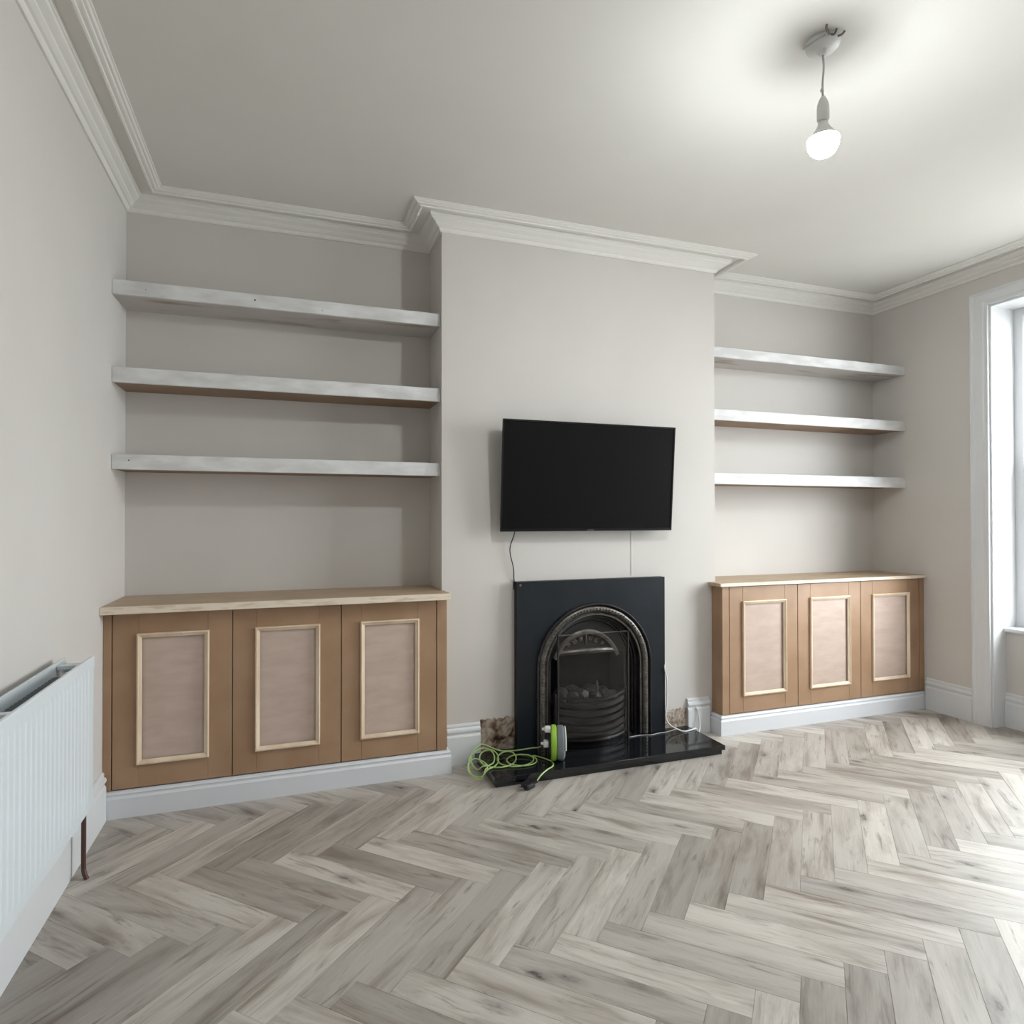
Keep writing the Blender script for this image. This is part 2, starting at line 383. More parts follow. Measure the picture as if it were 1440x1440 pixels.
# skirting boards
bprof = [(0, 0.0005), (.019, 0.0005), (.019, .140), (.016, .146), (.013, .150), (.013, .158), (.019, .163), (.021, .170), (.019, .177), (.014, .181), (.010, .186), (.012, .192), (.011, .198), (.006, .203), (0, .204)]
def skirt(name, a, b):
    return struct(obj(name, sweep_plan(bmesh.new(), [a, b], bprof), M_gloss))
skirt('baseboard_left', (XL, YF), (XL, 2.598)); skirt('baseboard_left', (XL, 2.602), (XL, 3.042))
skirt('baseboard_back', (.757, YC), (.932, YC)); skirt('baseboard_back', (2.181, YC), (2.33, YC))
skirt('baseboard_right', (XR, 3.030), (XR, 2.731)); skirt('baseboard_right', (XR, WY0 - .106), (XR, VY1 + .106)); skirt('baseboard_right', (XR, VY0 - .106), (XR, YF))
for y0, y1 in ((WY0, WY1), (VY0, VY1)):
    struct(obj('baseboard_window', sweep_plan(bmesh.new(), [(XR + .11, y1 - .013), (XR + .11, y0 + .013)], bprof), M_gloss))
skirt('baseboard_front', (XR, YF), (XL, YF))

# bare plaster where the skirting is missing either side of the fireplace
def patch(x0, x1, zt, seed, name='bare_plaster'):
    rnd = random.Random(seed); bm = bmesh.new(); nx, nz = 16, 14; g = []
    for i in range(nx + 1):
        col = []
        for j in range(nz + 1):
            x = x0 + (x1 - x0) * i / nx; t = j / nz; z = (zt + rnd.uniform(-.008, .006)) * t if j == nz else zt * t
            y = YC - .0015 - rnd.random() * .006 * (0 < i < nx and 0 < j < nz)
            col.append(bm.verts.new((x, y, max(z, .0008))))
        g.append(col)
    for i in range(nx):
        for j in range(nz): bm.faces.new((g[i][j], g[i + 1][j], g[i + 1][j + 1], g[i][j + 1]))
    o = obj(name, bm, M_patch, bpy.data.objects['wall_chimney_breast']); return o
patch(.934, 1.136, .212, 3); patch(2.03, 2.179, .150, 8)
w = bpy.data.objects['wall_chimney_breast']
boxo('surface_conduit', (1.816, 1.826, YC - .0022, YC - .0002, .93, 1.20), M_wall, w, .001)

# ------------------------------------------------------------------ window in the right wall
AW = .104
aprof = [(0, 0), (.022, .003), (.024, .012), (.018, .02), (.015, .03), (.015, .075), (.011, .082), (.011, .092), (.015, .098), (.013, AW), (0, AW)]
def build_window(name, WY0, WY1):
    def architrave(bm):
        pts = [(WY1, 0.0005), (WY1, 2.522 - .0), (WY0, 2.522), (WY0, .0005)]
        rings = []
        for i, (y, z) in enumerate(pts):
            sy = 1 if i < 2 else -1; sz = 0 if i in (0, 3) else 1
            rings.append([bm.verts.new((XR - .0003 - h, y + sy * (AW - q), z + sz * (.086 if sz else 0) * (AW - q) / AW)) for h, q in aprof])
        n = len(aprof)
        for a, b in zip(rings, rings[1:]):
            for k in range(n): bm.faces.new((a[k], a[(k + 1) % n], b[(k + 1) % n], b[k]))
        bm.faces.new(rings[0]); bm.faces.new(rings[-1][::-1]); return bm
    win = struct(obj(name, architrave(bmesh.new()), M_gloss))
    XI = XR + .002
    boxes('window_lining', [(XI, XR + .20, WY1 - .012, WY1 - .0005, .0005, 2.521), (XI, XR + .20, WY0 + .0005, WY0 + .012, .0005, 2.521), (XI, XR + .20, WY0 + .012, WY1 - .012, 2.509, 2.521)], M_gloss, win)
    boxo('window_sill', (XR + .085, XR + .20, WY0 + .013, WY1 - .013, .567, .592), M_gloss, win, .006, 2)
    wx0, wx1 = XR + .200, XR + .29
    yA, yB_ = WY0 + .002, WY1 - .002
    boxes('sash_box', [(wx0, wx1, yB_ - .060, yB_, .567, 2.520), (wx0, wx1, yA, yA + .060, .567, 2.520), (wx0, wx1, yA + .060, yB_ - .060, 2.465, 2.520), (wx0, wx1, yA + .060, yB_ - .060, .567, .62)], M_gloss, win, .003)
    def sash(x0, x1, z0, z1, name):
        y0, y1 = yA + .061, yB_ - .061; t = .045
        f = boxes(name, [(x0, x1, y0, y0 + t, z0, z1), (x0, x1, y1 - t, y1, z0, z1), (x0, x1, y0 + t, y1 - t, z0, z0 + t), (x0, x1, y0 + t, y1 - t, z1 - t, z1)], M_gloss, win, .003)
        boxo('pane', ((x0 + x1) / 2 - .002, (x0 + x1) / 2 + .002, y0 + t - .004, y1 - t + .004, z0 + t - .004, z1 - t + .004), M_glass, f)
        return f
    lo = sash(wx0 + .006, wx0 + .040, .622, 1.565, 'lower_sash'); sash(wx0 + .046, wx0 + .080, 1.525, 2.463, 'upper_sash')
    bm = bmesh.new(); lathe(bm, [(.012, 0), (.012, .01), (.006, .014), (.006, .03), (.014, .034), (.012, .044)], (wx0 + .020, (yA + yB_) / 2, 1.566)); obj('sash_catch', bm, M_steel, lo, True)
build_window('window_1', WY0, WY1)
build_window('added_window', VY0, VY1)  # out of view, added to bring more daylight into the room
struct(boxo('ground', (XR + .32, XR + 14, -12, 14, -.5, -.45), M_ground))

# ------------------------------------------------------------------ fitted cabinets
def moulding(name, x0, x1, z0, z1, y, w, parent):
    pr = [(0, 0), (0, .011), (w * .3, .013), (w * .42, .009), (w * .75, .006), (w, .003), (w, 0)]
    bm = bmesh.new(); R = []
    for cx, cz, sx, sz in ((x0, z0, 1, 1), (x1, z0, -1, 1), (x1, z1, -1, -1), (x0, z1, 1, -1)):
        R.append([bm.verts.new((cx + sx * q, y - h, cz + sz * q)) for q, h in pr])
    for i in range(4):
        a, b = R[i], R[(i + 1) % 4]
        for k in range(len(pr) - 1): bm.faces.new((a[k], a[k + 1], b[k + 1], b[k]))
        bm.faces.new((a[-1], a[0], b[0], b[-1]))
    return obj(name, bm, M_pine, parent)
def cabinet(loc, label, xa, xb, yf, doors, fillers, mw, side_left=False):
    """yf = front plane of the doors"""
    t = thing('cabinet', label, 'cabinet', (loc[0], loc[1], 0), 'fitted alcove cabinets')
    zb, ztop = .113, .853; yb_ = YC - .002
    # body behind the doors (in front of the breast it stops at the breast face; in the alcove it runs back)
    al0, al1 = (xa + .001, XC0 - .002) if not side_left else (XC1 + .002, xb - .001)
    boxes('carcass', [(xa, xb, yf + .030, yb_, zb, ztop), (al0, al1, yb_, YB - .001, zb, ztop)], M_mdf, t)
    for a, b in fillers: boxo('face_frame', (a, b, yf - .001, yf + .0298, zb + .001, ztop - .001), M_mdf, t, .001)
    for a, b in doors:
        z0, z1 = zb + .004, ztop - .004
        d = boxo('door', (a, b, yf + .006, yf + .020, z0, z1), M_ply, t)
        c = (a + b) / 2; m0, m1 = c - mw / 2, c + mw / 2; q0, q1 = .213, .764
        s0, s1 = m0 + .006, m1 - .006
        boxo('stile', (a, s0 - .0006, yf, yf + .0058, z0, z1), M_mdf, d, .0012); boxo('stile', (s1 + .0006, b, yf, yf + .0058, z0, z1), M_mdf, d, .0012)
        boxo('rail', (s0, s1, yf, yf + .0058, z0, q0 + .006), M_mdf, d, .0006); boxo('rail', (s0, s1, yf, yf + .0058, q1 - .006, z1), M_mdf, d, .0006)
        moulding('moulding', m0, m1, q0, q1, yf - .0002, .019, d)
    # white plinth board
    pp = [(0, 0.0005), (.018, .0005), (.018, .082), (.012, .090), (.012, .096), (.015, .101), (.011, .108), (0, .1115)]
    bm = bmesh.new()
    if not side_left:
        sweep_plan(bm, [(xa + .001, yf + .003), (xb + .003, yf + .003), (xb + .003, yb_)], pp)
        box(bm, xa + .001, xb + .002, yf + .004, yb_, .0005, .111)
    else:
        sweep_plan(bm, [(xa - .003 , yb_), (xa - .003, yf + .003), (xb - .001, yf + .003)], pp)
        box(bm, xa - .002, xb - .001, yf + .004, yb_, .0005, .111)
    obj('plinth', bm, M_plinth, t)
    return t
cabinet((0, 3.2), 'dark brown unpainted cabinet with three framed doors in left alcove beside the radiator', XL + .001, .738, 3.060,
        [(-.6895, -.2322), (-.2278, .2328), (.2372, .6850)], [(XL + .001, -.6935), (.6892, .738)], .277)
cabinet((3.15, 3.2), 'paler lit brown cabinet with three framed doors in right alcove beside the window wall', 2.356, XR - .002, 3.050,
        [(2.4060, 2.9012), (2.9050, 3.4010), (3.4048, 3.9040)], [(2.356, 2.4022), (3.9078, XR - .002)], .316, True)
def worktop(label, x0, x1, yf, z0, z1, xi0, xi1):
    t = thing('worktop', label, 'worktop', ((x0 + x1) / 2, yf, z0), 'alcove cabinet worktops')
    boxes('board', [(x0, x1, yf + .012, YC - .001, z0, z1), (xi0, xi1, YC - .001, YB - .001, z0, z1)], M_top, t)
    boxo('lipping', (x0, x1, yf, yf + .0118, z0, z1 + .0005), M_lip, t, .0015)
    return t
worktop('long plywood-edged timber worktop on the left cabinet under the left shelves', XL + .001, .742, 3.000, .8545, .885, XL + .001, XC0 - .001)
worktop('pale-edged timber worktop on the right cabinet beside the window wall', 2.333, XR - .001, 3.030, .8535, .8725, XC1 + .001, XR - .001)

# ------------------------------------------------------------------ floating shelves
def shelf(label, x0, x1, zt, zb, under, grp, holes=()):
    t = thing('floating_shelf', label, 'shelf', ((x0 + x1) / 2, 3.3, zb), grp)
    boxo('board', (x0, x1, 3.1905, YB - .001, zb + .012, zt), M_primed, t)
    boxo('underside', (x0, x1, 3.1905, YB - .001, zb + .004, zb + .0118), under, t)
    f = boxo('front_edge', (x0, x1, 3.174, 3.190, zb, zt), M_primed, t, .0015)
    for x, z, r in holes:
        bm = bmesh.new(); lathe(bm, [(r, 0), (r, .0006)], (x, 3.1732, z), 'Y', 8); obj('nail_hole', bm, M_hole, f)
g1, g2 = 'shelves in the left alcove', 'shelves in the right alcove'
shelf('top long white-fronted shelf in left alcove with thinly primed underside', XL + .001, XC0 - .001, 2.293, 2.229, M_primed_u, g1, [(-.147, 2.264, .004), (-.595, 2.259, .002), (.154, 2.248, .002)])
shelf('middle long white-fronted shelf in left alcove with bare brown underside', XL + .001, XC0 - .001, 1.911, 1.844, M_under, g1)
shelf('lowest long white-fronted shelf in left alcove above the dark cabinet', XL + .001, XC0 - .001, 1.530, 1.464, M_under, g1, [(-.657, 1.504, .003)])
shelf('top white shelf in right alcove with painted underside', XC1 + .001, XR - .001, 2.276, 2.215, M_primed_u, g2)
shelf('middle white shelf in right alcove with bare brown underside', XC1 + .001, XR - .001, 1.902, 1.837, M_under, g2)
shelf('lowest white shelf in right alcove above the paler cabinet', XC1 + .001, XR - .001, 1.520, 1.452, M_under, g2)

# ------------------------------------------------------------------ television
def television():
    x0, x1, h = 1.022, 2.035, .574
    t = thing('television', 'black flat-screen television tilted down on the chimney breast above the fireplace', 'television', (1.53, YC - .08, 1.18))
    ang = math.atan2(.045, .574)
    Mx = Matrix.Translation((0, 3.075, 1.180)) @ Matrix.Rotation(ang, 4, 'X')
    def put(name, bm, m, p, smooth=False):
        bm.transform(Mx); return obj(name, bm, m, p, smooth)
    put('back_housing', box(box(bmesh.new(), x0 + .004, x1 - .004, .010, .026, .004, h - .004, .002), x0 + .2, x1 - .2, .0262, .050, .06, .40, .008), M_tv, t)
    b = .0075
    fr = put('bezel', box(box(box(box(bmesh.new(), x0, x1, 0, .0098, h - b, h), x0, x1, 0, .0098, 0, b + .006), x0, x0 + b, 0, .0098, b + .006, h - b), x1 - b, x1, 0, .0098, b + .006, h - b), M_tv, t)
    put('badge', box(bmesh.new(), 1.512, 1.548, -.0008, -.0001, .0035, .0085), new_mat('dim_badge', (.12, .12, .12), .4), fr)
    put('screen', box(bmesh.new(), x0 + b + .0002, x1 - b - .0002, .003, .0096, b + .0062, h - b - .0002), M_screen, t)
    boxes('wall_bracket', [(1.38, 1.68, YC - .012, YC - .0005, 1.30, 1.50), (1.40, 1.43, YC - .022, YC - .012, 1.28, 1.50), (1.63, 1.66, YC - .022, YC - .012, 1.28, 1.50)], M_steel, t)
television()
bm = tube(bmesh.new(), crom([(1.108, 3.096, 1.21), (1.111, 3.118, 1.165), (1.092, 3.132, 1.085), (1.112, 3.134, .99), (1.116, 3.138, .94), (1.119, 3.1425, .922), (1.1165, 3.1425, .905), (1.1165, 3.1425, .875)], 8), .0028, 6)
tag(obj('cable', bm, M_wire, None, True), 'thin black cable hanging from the television down behind the fireplace', 'cable')

# ------------------------------------------------------------------ pendant light
PX, PY = 1.612, 1.575
def pendant():
    t = thing('pendant_light', 'bare lit bulb hanging on a short white flex from the ceiling', 'light', (PX, PY, ZT))
    bm = bmesh.new(); lathe(bm, [(.050, -.0005), (.052, -.006), (.050, -.016), (.042, -.024), (.018, -.030), (.010, -.042)], (PX, PY, ZT), n=32); c = obj('ceiling_rose', bm, M_white, t, True)
    M_old = new_mat('bare_old_wire', (.17, .15, .13), .6)
    for k, pts in enumerate(([(PX - .020, PY - .045, ZT - .012), (PX - .030, PY - .052, ZT - .014), (PX - .046, PY - .060, ZT - .010), (PX - .050, PY - .066, ZT - .003)],
                [(PX - .016, PY - .046, ZT - .012), (PX - .008, PY - .054, ZT - .014), (PX - .010, PY - .066, ZT - .006)],
                [(PX + .010, PY - .047, ZT - .012), (PX + .020, PY - .056, ZT - .010), (PX + .024, PY - .064, ZT - .003)],
                [(PX - .030, PY - .041, ZT - .014), (PX - .048, PY - .020, ZT - .020), (PX - .056, PY + .004, ZT - .022), (PX - .055, PY + .024, ZT - .020)])):
        obj('loose_wire', tube(bmesh.new(), crom(pts, 4), .0034, 6), M_old if k < 3 else M_greyw, c, True)
    bm = tube(bmesh.new(), crom([(PX, PY, ZT - .040), (PX + .004, PY, ZT - .08), (PX - .001, PY, ZT - .13), (PX - .001, PY, ZT - .18)], 6), .0032, 8); f = obj('flex', bm, M_greyw, t, True)
    bm = tube(bmesh.new(), crom([(PX - .002, PY, ZT - .150), (PX - .007, PY - .002, ZT - .154), (PX - .010, PY - .002, ZT - .163)], 4), .003, 6); obj('cable_tie', bm, M_greyw, f, True)
    bm = bmesh.new(); lathe(bm, [(.006, -.176), (.011, -.184), (.017, -.200), (.0185, -.212), (.0185, -.250), (.016, -.256)], (PX, PY, ZT), n=24); obj('lamp_holder', bm, M_white, t, True)
    bm = bmesh.new(); lathe(bm, [(.013, -.2565), (.015, -.266), (.022, -.280), (.036, -.298), (.0475, -.3125), (.0475, -.3135)], (PX, PY, ZT), n=28); k = obj('bulb_base', bm, M_white, t, True)
    bm = bmesh.new(); lathe(bm, [(.0475, -.314), (.0478, -.322), (.0455, -.336), (.039, -.350), (.028, -.361), (.014, -.368), (.003, -.3695)], (PX, PY, ZT), n=28); obj('bulb', bm, M_bulb, t, True)
pendant()

# ------------------------------------------------------------------ radiator on the left wall
def radiator():
    y0, y1, z0, z1 = .55, 2.452, .300, .795; xf, xb = -.604, XL + .030
    t = thing('radiator', 'white double-panel radiator mounted on the left wall', 'radiator', ((xf + xb) / 2, (y0 + y1) / 2, z0))
    def panel(x, sgn, nm):
        bm = bmesh.new(); P = []
        y = y0 + .03; prof = [(y0, 0), (y0 + .022, 0)]
        while y < y1 - .05:
            for dy, dx in ((.006, .0), (.012, .0015), (.024, .0015), (.030, 0)): prof.append((y + dy, dx))
            y += .0345
        prof += [(y1 - .014, 0), (y1, -.002)]
        zz = [(z0, -.008), (z0 + .004, 0), (z0 + .03, 0), (z0 + .045, 1), (z1 - .045, 1), (z1 - .03, 0), (z1 - .004, 0), (z1, -.003)]
        g = []
        for yy, dx in prof:
            g.append([bm.verts.new((x + sgn * ((dx if k == 1 else 0) + (k if k < 0 else 0)), yy, z)) for z, k in zz])
        bk = [[bm.verts.new((x - sgn * .010, yy, z)) for z in (z0, z1)] for yy, _ in prof]
        for i in range(len(prof) - 1):
            for j in range(len(zz) - 1): bm.faces.new((g[i][j], g[i + 1][j], g[i + 1][j + 1], g[i][j + 1]))
            bm.faces.new((bk[i][0], bk[i][1], bk[i + 1][1], bk[i + 1][0]))
            bm.faces.new((g[i][-1], g[i + 1][-1], bk[i + 1][1], bk[i][1])); bm.faces.new((g[i][0], bk[i][0], bk[i + 1][0], g[i + 1][0]))
        for i in (0, -1): bm.faces.new(g[i] + [bk[i][1], bk[i][0]])
        return obj(nm, bm, M_rad, t)
    panel(xf, 1, 'front_panel'); panel(xb, -1, 'rear_panel')
    bm = bmesh.new(); x = 0
    P = []
    y = y0 + .06; side = 0; a, b = xf - .0115, xb + .0115; mid = (a + b) / 2
    for base, s in ((a, -1), (b, 1)):
        pts = []; y = y0 + .06; k = 0
        while y < y1 - .12: pts.append((base + s * (.001 if k % 4 in (0, 3) else .026), y)); y += .012 if k % 2 else .002; k += 1
        vs = [[bm.verts.new((px_, py_, z)) for z in (z0 + .03, z1 - .035)] for px_, py_ in pts]
        for u, v in zip(vs, vs[1:]): bm.faces.new((u[0], v[0], v[1], u[1]))
    f = obj('convector_fins', bm, M_fin, t); f['kind'] = 'stuff'
    for yy in (y1 - .085, y1 - .62, y0 + .3):
        boxo('bracket', (xb + .012, xf - .012, yy - .012, yy + .012, z1 - .022, z1 - .008), M_rad, t, .002)
    for zz in (z0 + .03, z1 - .03):
        bm = bmesh.new(); lathe(bm, [(.014, 0), (.014, xf - xb - .026)], (xb + .013, y1 - .02, zz), 'X', 12); obj('header_tube', bm, M_rad, t, True)
    bm = tube(bmesh.new(), [(xb + .055, y1 - .02, z0 + .03), (xb + .055, y1 + .07, z0 + .03)], .010, 10); v = obj('valve_tail', bm, M_steel, t, True)
    px_, py_ = -.668, 2.590
    bm = bmesh.new(); lathe(bm, [(.013, -.03), (.015, -.02), (.015, .02), (.010, .024), (.018, .028), (.018, .062), (.014, .068)], (px_, py_, z0 + .03), n=16); v = obj('valve', bm, M_white, t, True)
    tube_bm = tube(bmesh.new(), [(px_, py_ - .010, z0 + .03), (-.662, y1 + .072, z0 + .03)], .008, 8); obj('valve_elbow', tube_bm, M_steel, v, True)
    bm = tube(bmesh.new(), crom([(px_, py_, z0), (px_, py_, .15), (px_, py_, .045), (px_ + .004, py_ - .006, .02), (px_ + .014, py_ - .014, .0005)], 6), .0078, 10); obj('pipe', bm, M_copper, t, True)
radiator()

# ------------------------------------------------------------------ hearth and fireplace
def hearth():
    t = thing('hearth', 'polished black stone hearth slab on the floor below the fireplace', 'hearth', (1.54, 2.97, 0))
    boxo('slab', (.900, 2.178, 2.797, YC - .008, .026, .050), M_granite, t, .0025, 2)
    boxo('base', (.912, 2.166, 2.812, YC - .008, .0005, .0258), M_granite, t)
hearth()
def arch_pts(r, zbot, n=40, cx=FX, cz=FZ):
    p = [(cx - r, zbot)]
    for i in range(n + 1):
        a = PI - PI * i / n; p.append((cx + r * math.cos(a), cz + r * math.sin(a)))
    p.append((cx + r, zbot)); return p
def arch_sweep(bm, prof, zbot, n=40, closed=False, cx=FX, cz=FZ):
    """prof = list of (radius, y)"""
    R = [arch_pts(r, zbot, n, cx, cz) for r, _ in prof]; m = len(R[0])
    V = [[bm.verts.new((x, y, z)) for x, z in pts] for pts, (_, y) in zip(R, prof)]
    k = len(prof)
    for i in range(k if closed else k - 1):
        a, b = V[i], V[(i + 1) % k]
        for j in range(m - 1): bm.faces.new((a[j], a[j + 1], b[j + 1], b[j]))
    if closed:
        bm.faces.new([V[i][0] for i in range(k)]); bm.faces.new([V[i][-1] for i in range(k)][::-1])
    return bm
def fireplace():
    zb = .0515; x0, x1, z1 = 1.121, 2.006, .917
    t = thing('fireplace', 'black cast-iron arched fireplace insert with beaded rim on the chimney breast', 'fireplace', (FX, 3.12, zb))
    # fascia plate with arched opening
    bm = bmesh.new(); ar = arch_pts(FR, zb)
    def outer(p):
        x, z = p; dx, dz = x - FX, z - FZ
        if z <= FZ + 1e-6: return (x0 if dx < 0 else x1, z)
        sx = (x0 - FX) / dx if dx < -1e-6 else ((x1 - FX) / dx if dx > 1e-6 else 1e9); sz = (z1 - FZ) / dz
        s = min(sx, sz); return (FX + dx * s, FZ + dz * s)
    pts = list(ar); out = [outer(p) for p in pts]
    # add exact corners
    ai, oi = [], []
    for i, (p, q) in enumerate(zip(pts, out)):
        if i and abs(out[i - 1][0] - q[0]) > 1e-6 and abs(out[i - 1][1] - q[1]) > 1e-6 and q[1] > FZ:
            c = (x0, z1) if q[0] < FX else (x1, z1); a = math.atan2(c[1] - FZ, c[0] - FX)
            ai.append((FX + FR * math.cos(a), FZ + FR * math.sin(a))); oi.append(c)
        ai.append(p); oi.append(q)
    yf, yk = 3.100, YC - .001
    fr = [(bm.verts.new((a[0], yf + .004, a[1])), bm.verts.new((b[0], yf, b[1]))) for a, b in zip(ai, oi)]
    bk = [(bm.verts.new((a[0], yk, a[1])), bm.verts.new((b[0], yk, b[1]))) for a, b in zip(ai, oi)]
    for i in range(len(fr) - 1):
        bm.faces.new((fr[i][0], fr[i][1], fr[i + 1][1], fr[i + 1][0])); bm.faces.new((bk[i][0], bk[i + 1][0], bk[i + 1][1], bk[i][1]))
        bm.faces.new((fr[i][1], bk[i][1], bk[i + 1][1], fr[i + 1][1])); bm.faces.new((fr[i][0], fr[i + 1][0], bk[i + 1][0], bk[i][0]))
    for i in (0, -1): bm.faces.new((fr[i][0], bk[i][0], bk[i][1], fr[i][1]))
    fa = obj('fascia', bm, M_iron, t)
    bm = bmesh.new(); lathe(bm, [(.008, 0), (.007, -.002), (.003, -.003)], (1.137, 3.0995, .900), 'Y', 12); obj('fixing_screw', bm, M_castl, fa, True)
    # mouldings of the arch, outside to inside
    pr = [(FR - .001 , 3.110), (FR - .001, 3.094), (FR - .006, 3.089), (FR - .011, 3.092), (FR - .014, 3.104), (FR - .016, 3.11)]
    obj('outer_rim', arch_sweep(bmesh.new(), pr, zb, 48, True), M_cast, t, True)
    pr = [(.3285, 3.125), (.3285, 3.106), (.322, 3.097), (.312, 3.094), (.302, 3.097), (.295, 3.106), (.295, 3.125)]
    band = obj('rim_band', arch_sweep(bmesh.new(), pr, zb, 48, True), M_castl, t, True)
    bm = bmesh.new(); r = .309; total = PI * r + 2 * (FZ - zb); n = 92
    for i in range(n):
        s = (i + .5) / n * total; leg = FZ - zb
        if s < leg: x, z, a = FX - r, zb + s, PI
        elif s > leg + PI * r: x, z, a = FX + r, zb + (total - s), 0
        else: a = PI - (s - leg) / r; x, z = FX + r * math.cos(a), FZ + r * math.sin(a)
        m = Matrix.Translation((x, 3.094, z)) @ Matrix.Rotation(-a, 4, 'Y') @ Matrix.Diagonal((.0095, .006, .0048, 1))
        bmesh.ops.create_icosphere(bm, subdivisions=1, radius=1, matrix=m)
    o = obj('beading', bm, M_castl, band, True); o['kind'] = 'stuff'
    pr = [(.293, 3.135), (.290, 3.112), (.286, 3.112), (.286, 3.118), (.284, 3.106), (.279, 3.106), (.277, 3.135)]
    obj('inner_rim', arch_sweep(bmesh.new(), pr, zb, 48, True), M_castl, t, True)
    # stepped, ribbed reveal of the fire opening
    pr = [(.2765, 3.112), (.272, 3.14), (.262, 3.14), (.260, 3.155), (.252, 3.155), (.250, 3.170), (.240, 3.170), (.238, 3.19), (.225, 3.19), (.225, 3.36), (.30, 3.36), (.33, 3.135)]
    obj('reveal', arch_sweep(bmesh.new(), pr, zb, 40, True), M_cast, t)
    boxo('fireback', (1.30, 1.85, 3.362, 3.375, .053, .75), M_soot, t)
    boxo('floor_plate', (1.345, 1.80, 3.12, 3.36, .0515, .062), M_cast, t)
    # smoke hood : plate filling the head of the arch, with raised arch band, ornament and lip
    bm = bmesh.new(); n = 24
    hz = .50; pts = [(FX - .232, hz)] + [(FX + .236 * math.cos(a), FZ + .236 * math.sin(a)) for a in [math.asin((hz - FZ) / .236) + (PI - 2 * math.asin((hz - FZ) / .236)) * (1 - i / n) for i in range(n + 1)]] + [(FX + .232, hz)]
    prism_xz(bm, pts[1:-1], 3.172, 3.188); h = obj('smoke_hood', bm, M_cast, t)
    hx, hzc, ra = 1.545, .395, .245          # raised segmental band
    bm = bmesh.new(); V = []
    for i in range(31):
        a = math.radians(152) - math.radians(124) * i / 30; k = abs(i - 15) / 15
        V.append([bm.verts.new((hx + rr * math.cos(a) * .92, yy, hzc + rr * math.sin(a) - .015 * k * k)) for rr, yy in ((ra, 3.171), (ra, 3.150), (ra - .010, 3.142), (ra - .024, 3.146), (ra - .030, 3.171))])
    for a, b in zip(V, V[1:]):
        for k in range(5): bm.faces.new((a[k], a[(k + 1) % 5], b[(k + 1) % 5], b[k]))
    bm.faces.new(V[0]); bm.faces.new(V[-1][::-1]); obj('hood_arch', bm, M_castl, h, True)
    bm = bmesh.new(); V = []
    for i in range(25):
        s = -1 + 2 * i / 24; x = hx + s * .165; z = .530 - .012 * s * s
        V.append([bm.verts.new((x, yy - .03 * (1 - s * s), z + dz)) for yy, dz in ((3.168, .012), (3.152, .010), (3.146, 0), (3.152, -.012), (3.168, -.014))])
    for a, b in zip(V, V[1:]):
        for k in range(5): bm.faces.new((a[k], a[(k + 1) % 5], b[(k + 1) % 5], b[k]))
    bm.faces.new(V[0]); bm.faces.new(V[-1][::-1]); obj('hood_lip', bm, M_castl, h, True)
    bm = bmesh.new(); rn = random.Random(4)           # scrolled ornament in relief
    for s in (-1, 1):
        for cx, cz, r in ((.030, .585, .014), (.066, .572, .016), (.104, .556, .012), (.012, .612, .009), (.045, .607, .008)):
            pts = [(hx + s * (cx + r * (1 - k / 22) * math.cos(k * .5)), 3.168, cz + r * (1 - k / 22) * math.sin(k * .5)) for k in range(20)]
            tube(bm, pts, .0035, 6)
    tube(bm, [(hx, 3.168, .555), (hx, 3.164, .585), (hx, 3.168, .622)], lambda u: .003 + .006 * math.sin(PI * u), 8)
    obj('hood_ornament', bm, M_castl, h, True)
    # grate of bowed bars
    gx0, gx1 = 1.345, 1.760; gm = (gx0 + gx1) / 2
    gr = boxo('grate_side', (gx0 - .012, gx0 + .004, 3.10, 3.135, .063, .315), M_cast, t, .003); boxo('grate_side', (gx1 - .004, gx1 + .012, 3.10, 3.135, .063, .315), M_cast, t, .003)
    for i, z in enumerate((.298, .262, .222, .182, .142, .104)):
        bm = bmesh.new(); V = []; hh = .0075 if i == 0 else .0125
        for k in range(21):
            s = -1 + 2 * k / 20; x = gm + s * (gx1 - gx0) / 2 * .98; y = 3.112 - .075 * (1 - s * s)
            V.append([bm.verts.new((x, y + dy, z + dz - .012 * (1 - s * s))) for dy, dz in ((0, hh * .7), (.005, hh), (.012, hh), (.012, -hh), (.005, -hh), (0, -hh * .7))])
        for a, b in zip(V, V[1:]):
            for k in range(6): bm.faces.new((a[k], a[(k + 1) % 6], b[(k + 1) % 6], b[k]))
        bm.faces.new(V[0]); bm.faces.new(V[-1][::-1]); obj('bar', bm, M_cast, t, True)
    bm = bmesh.new(); V = []                            # ash pan front
    for k in range(21):
        s = -1 + 2 * k / 20; x = gm + s * .20; y = 3.108 - .070 * (1 - s * s)
        V.append([bm.verts.new((x, y + dy, z)) for dy, z in ((0, .0640), (-.004, .072), (0, .080), (.010, .080), (.010, .0640))])
    for a, b in zip(V, V[1:]):
        for k in range(5): bm.faces.new((a[k], a[(k + 1) % 5], b[(k + 1) % 5], b[k]))
    bm.faces.new(V[0]); bm.faces.new(V[-1][::-1]); obj('ash_cover', bm, M_cast, t, True)
    boxo('fire_basket', (gx0 + .01, gx1 - .01, 3.128, 3.33, .235, .245), M_cast, t)
    bm = bmesh.new(); lathe(bm, [(.008, 0), (.009, .004), (.004, .012), (.004, .028), (.008, .036), (.009, .046), (.006, .058), (.007, .068), (.004, .08), (.001, .09)], (1.556, 3.052, .2985), n=12); obj('finial', bm, M_castl, t, True)
    return t
fireplace()
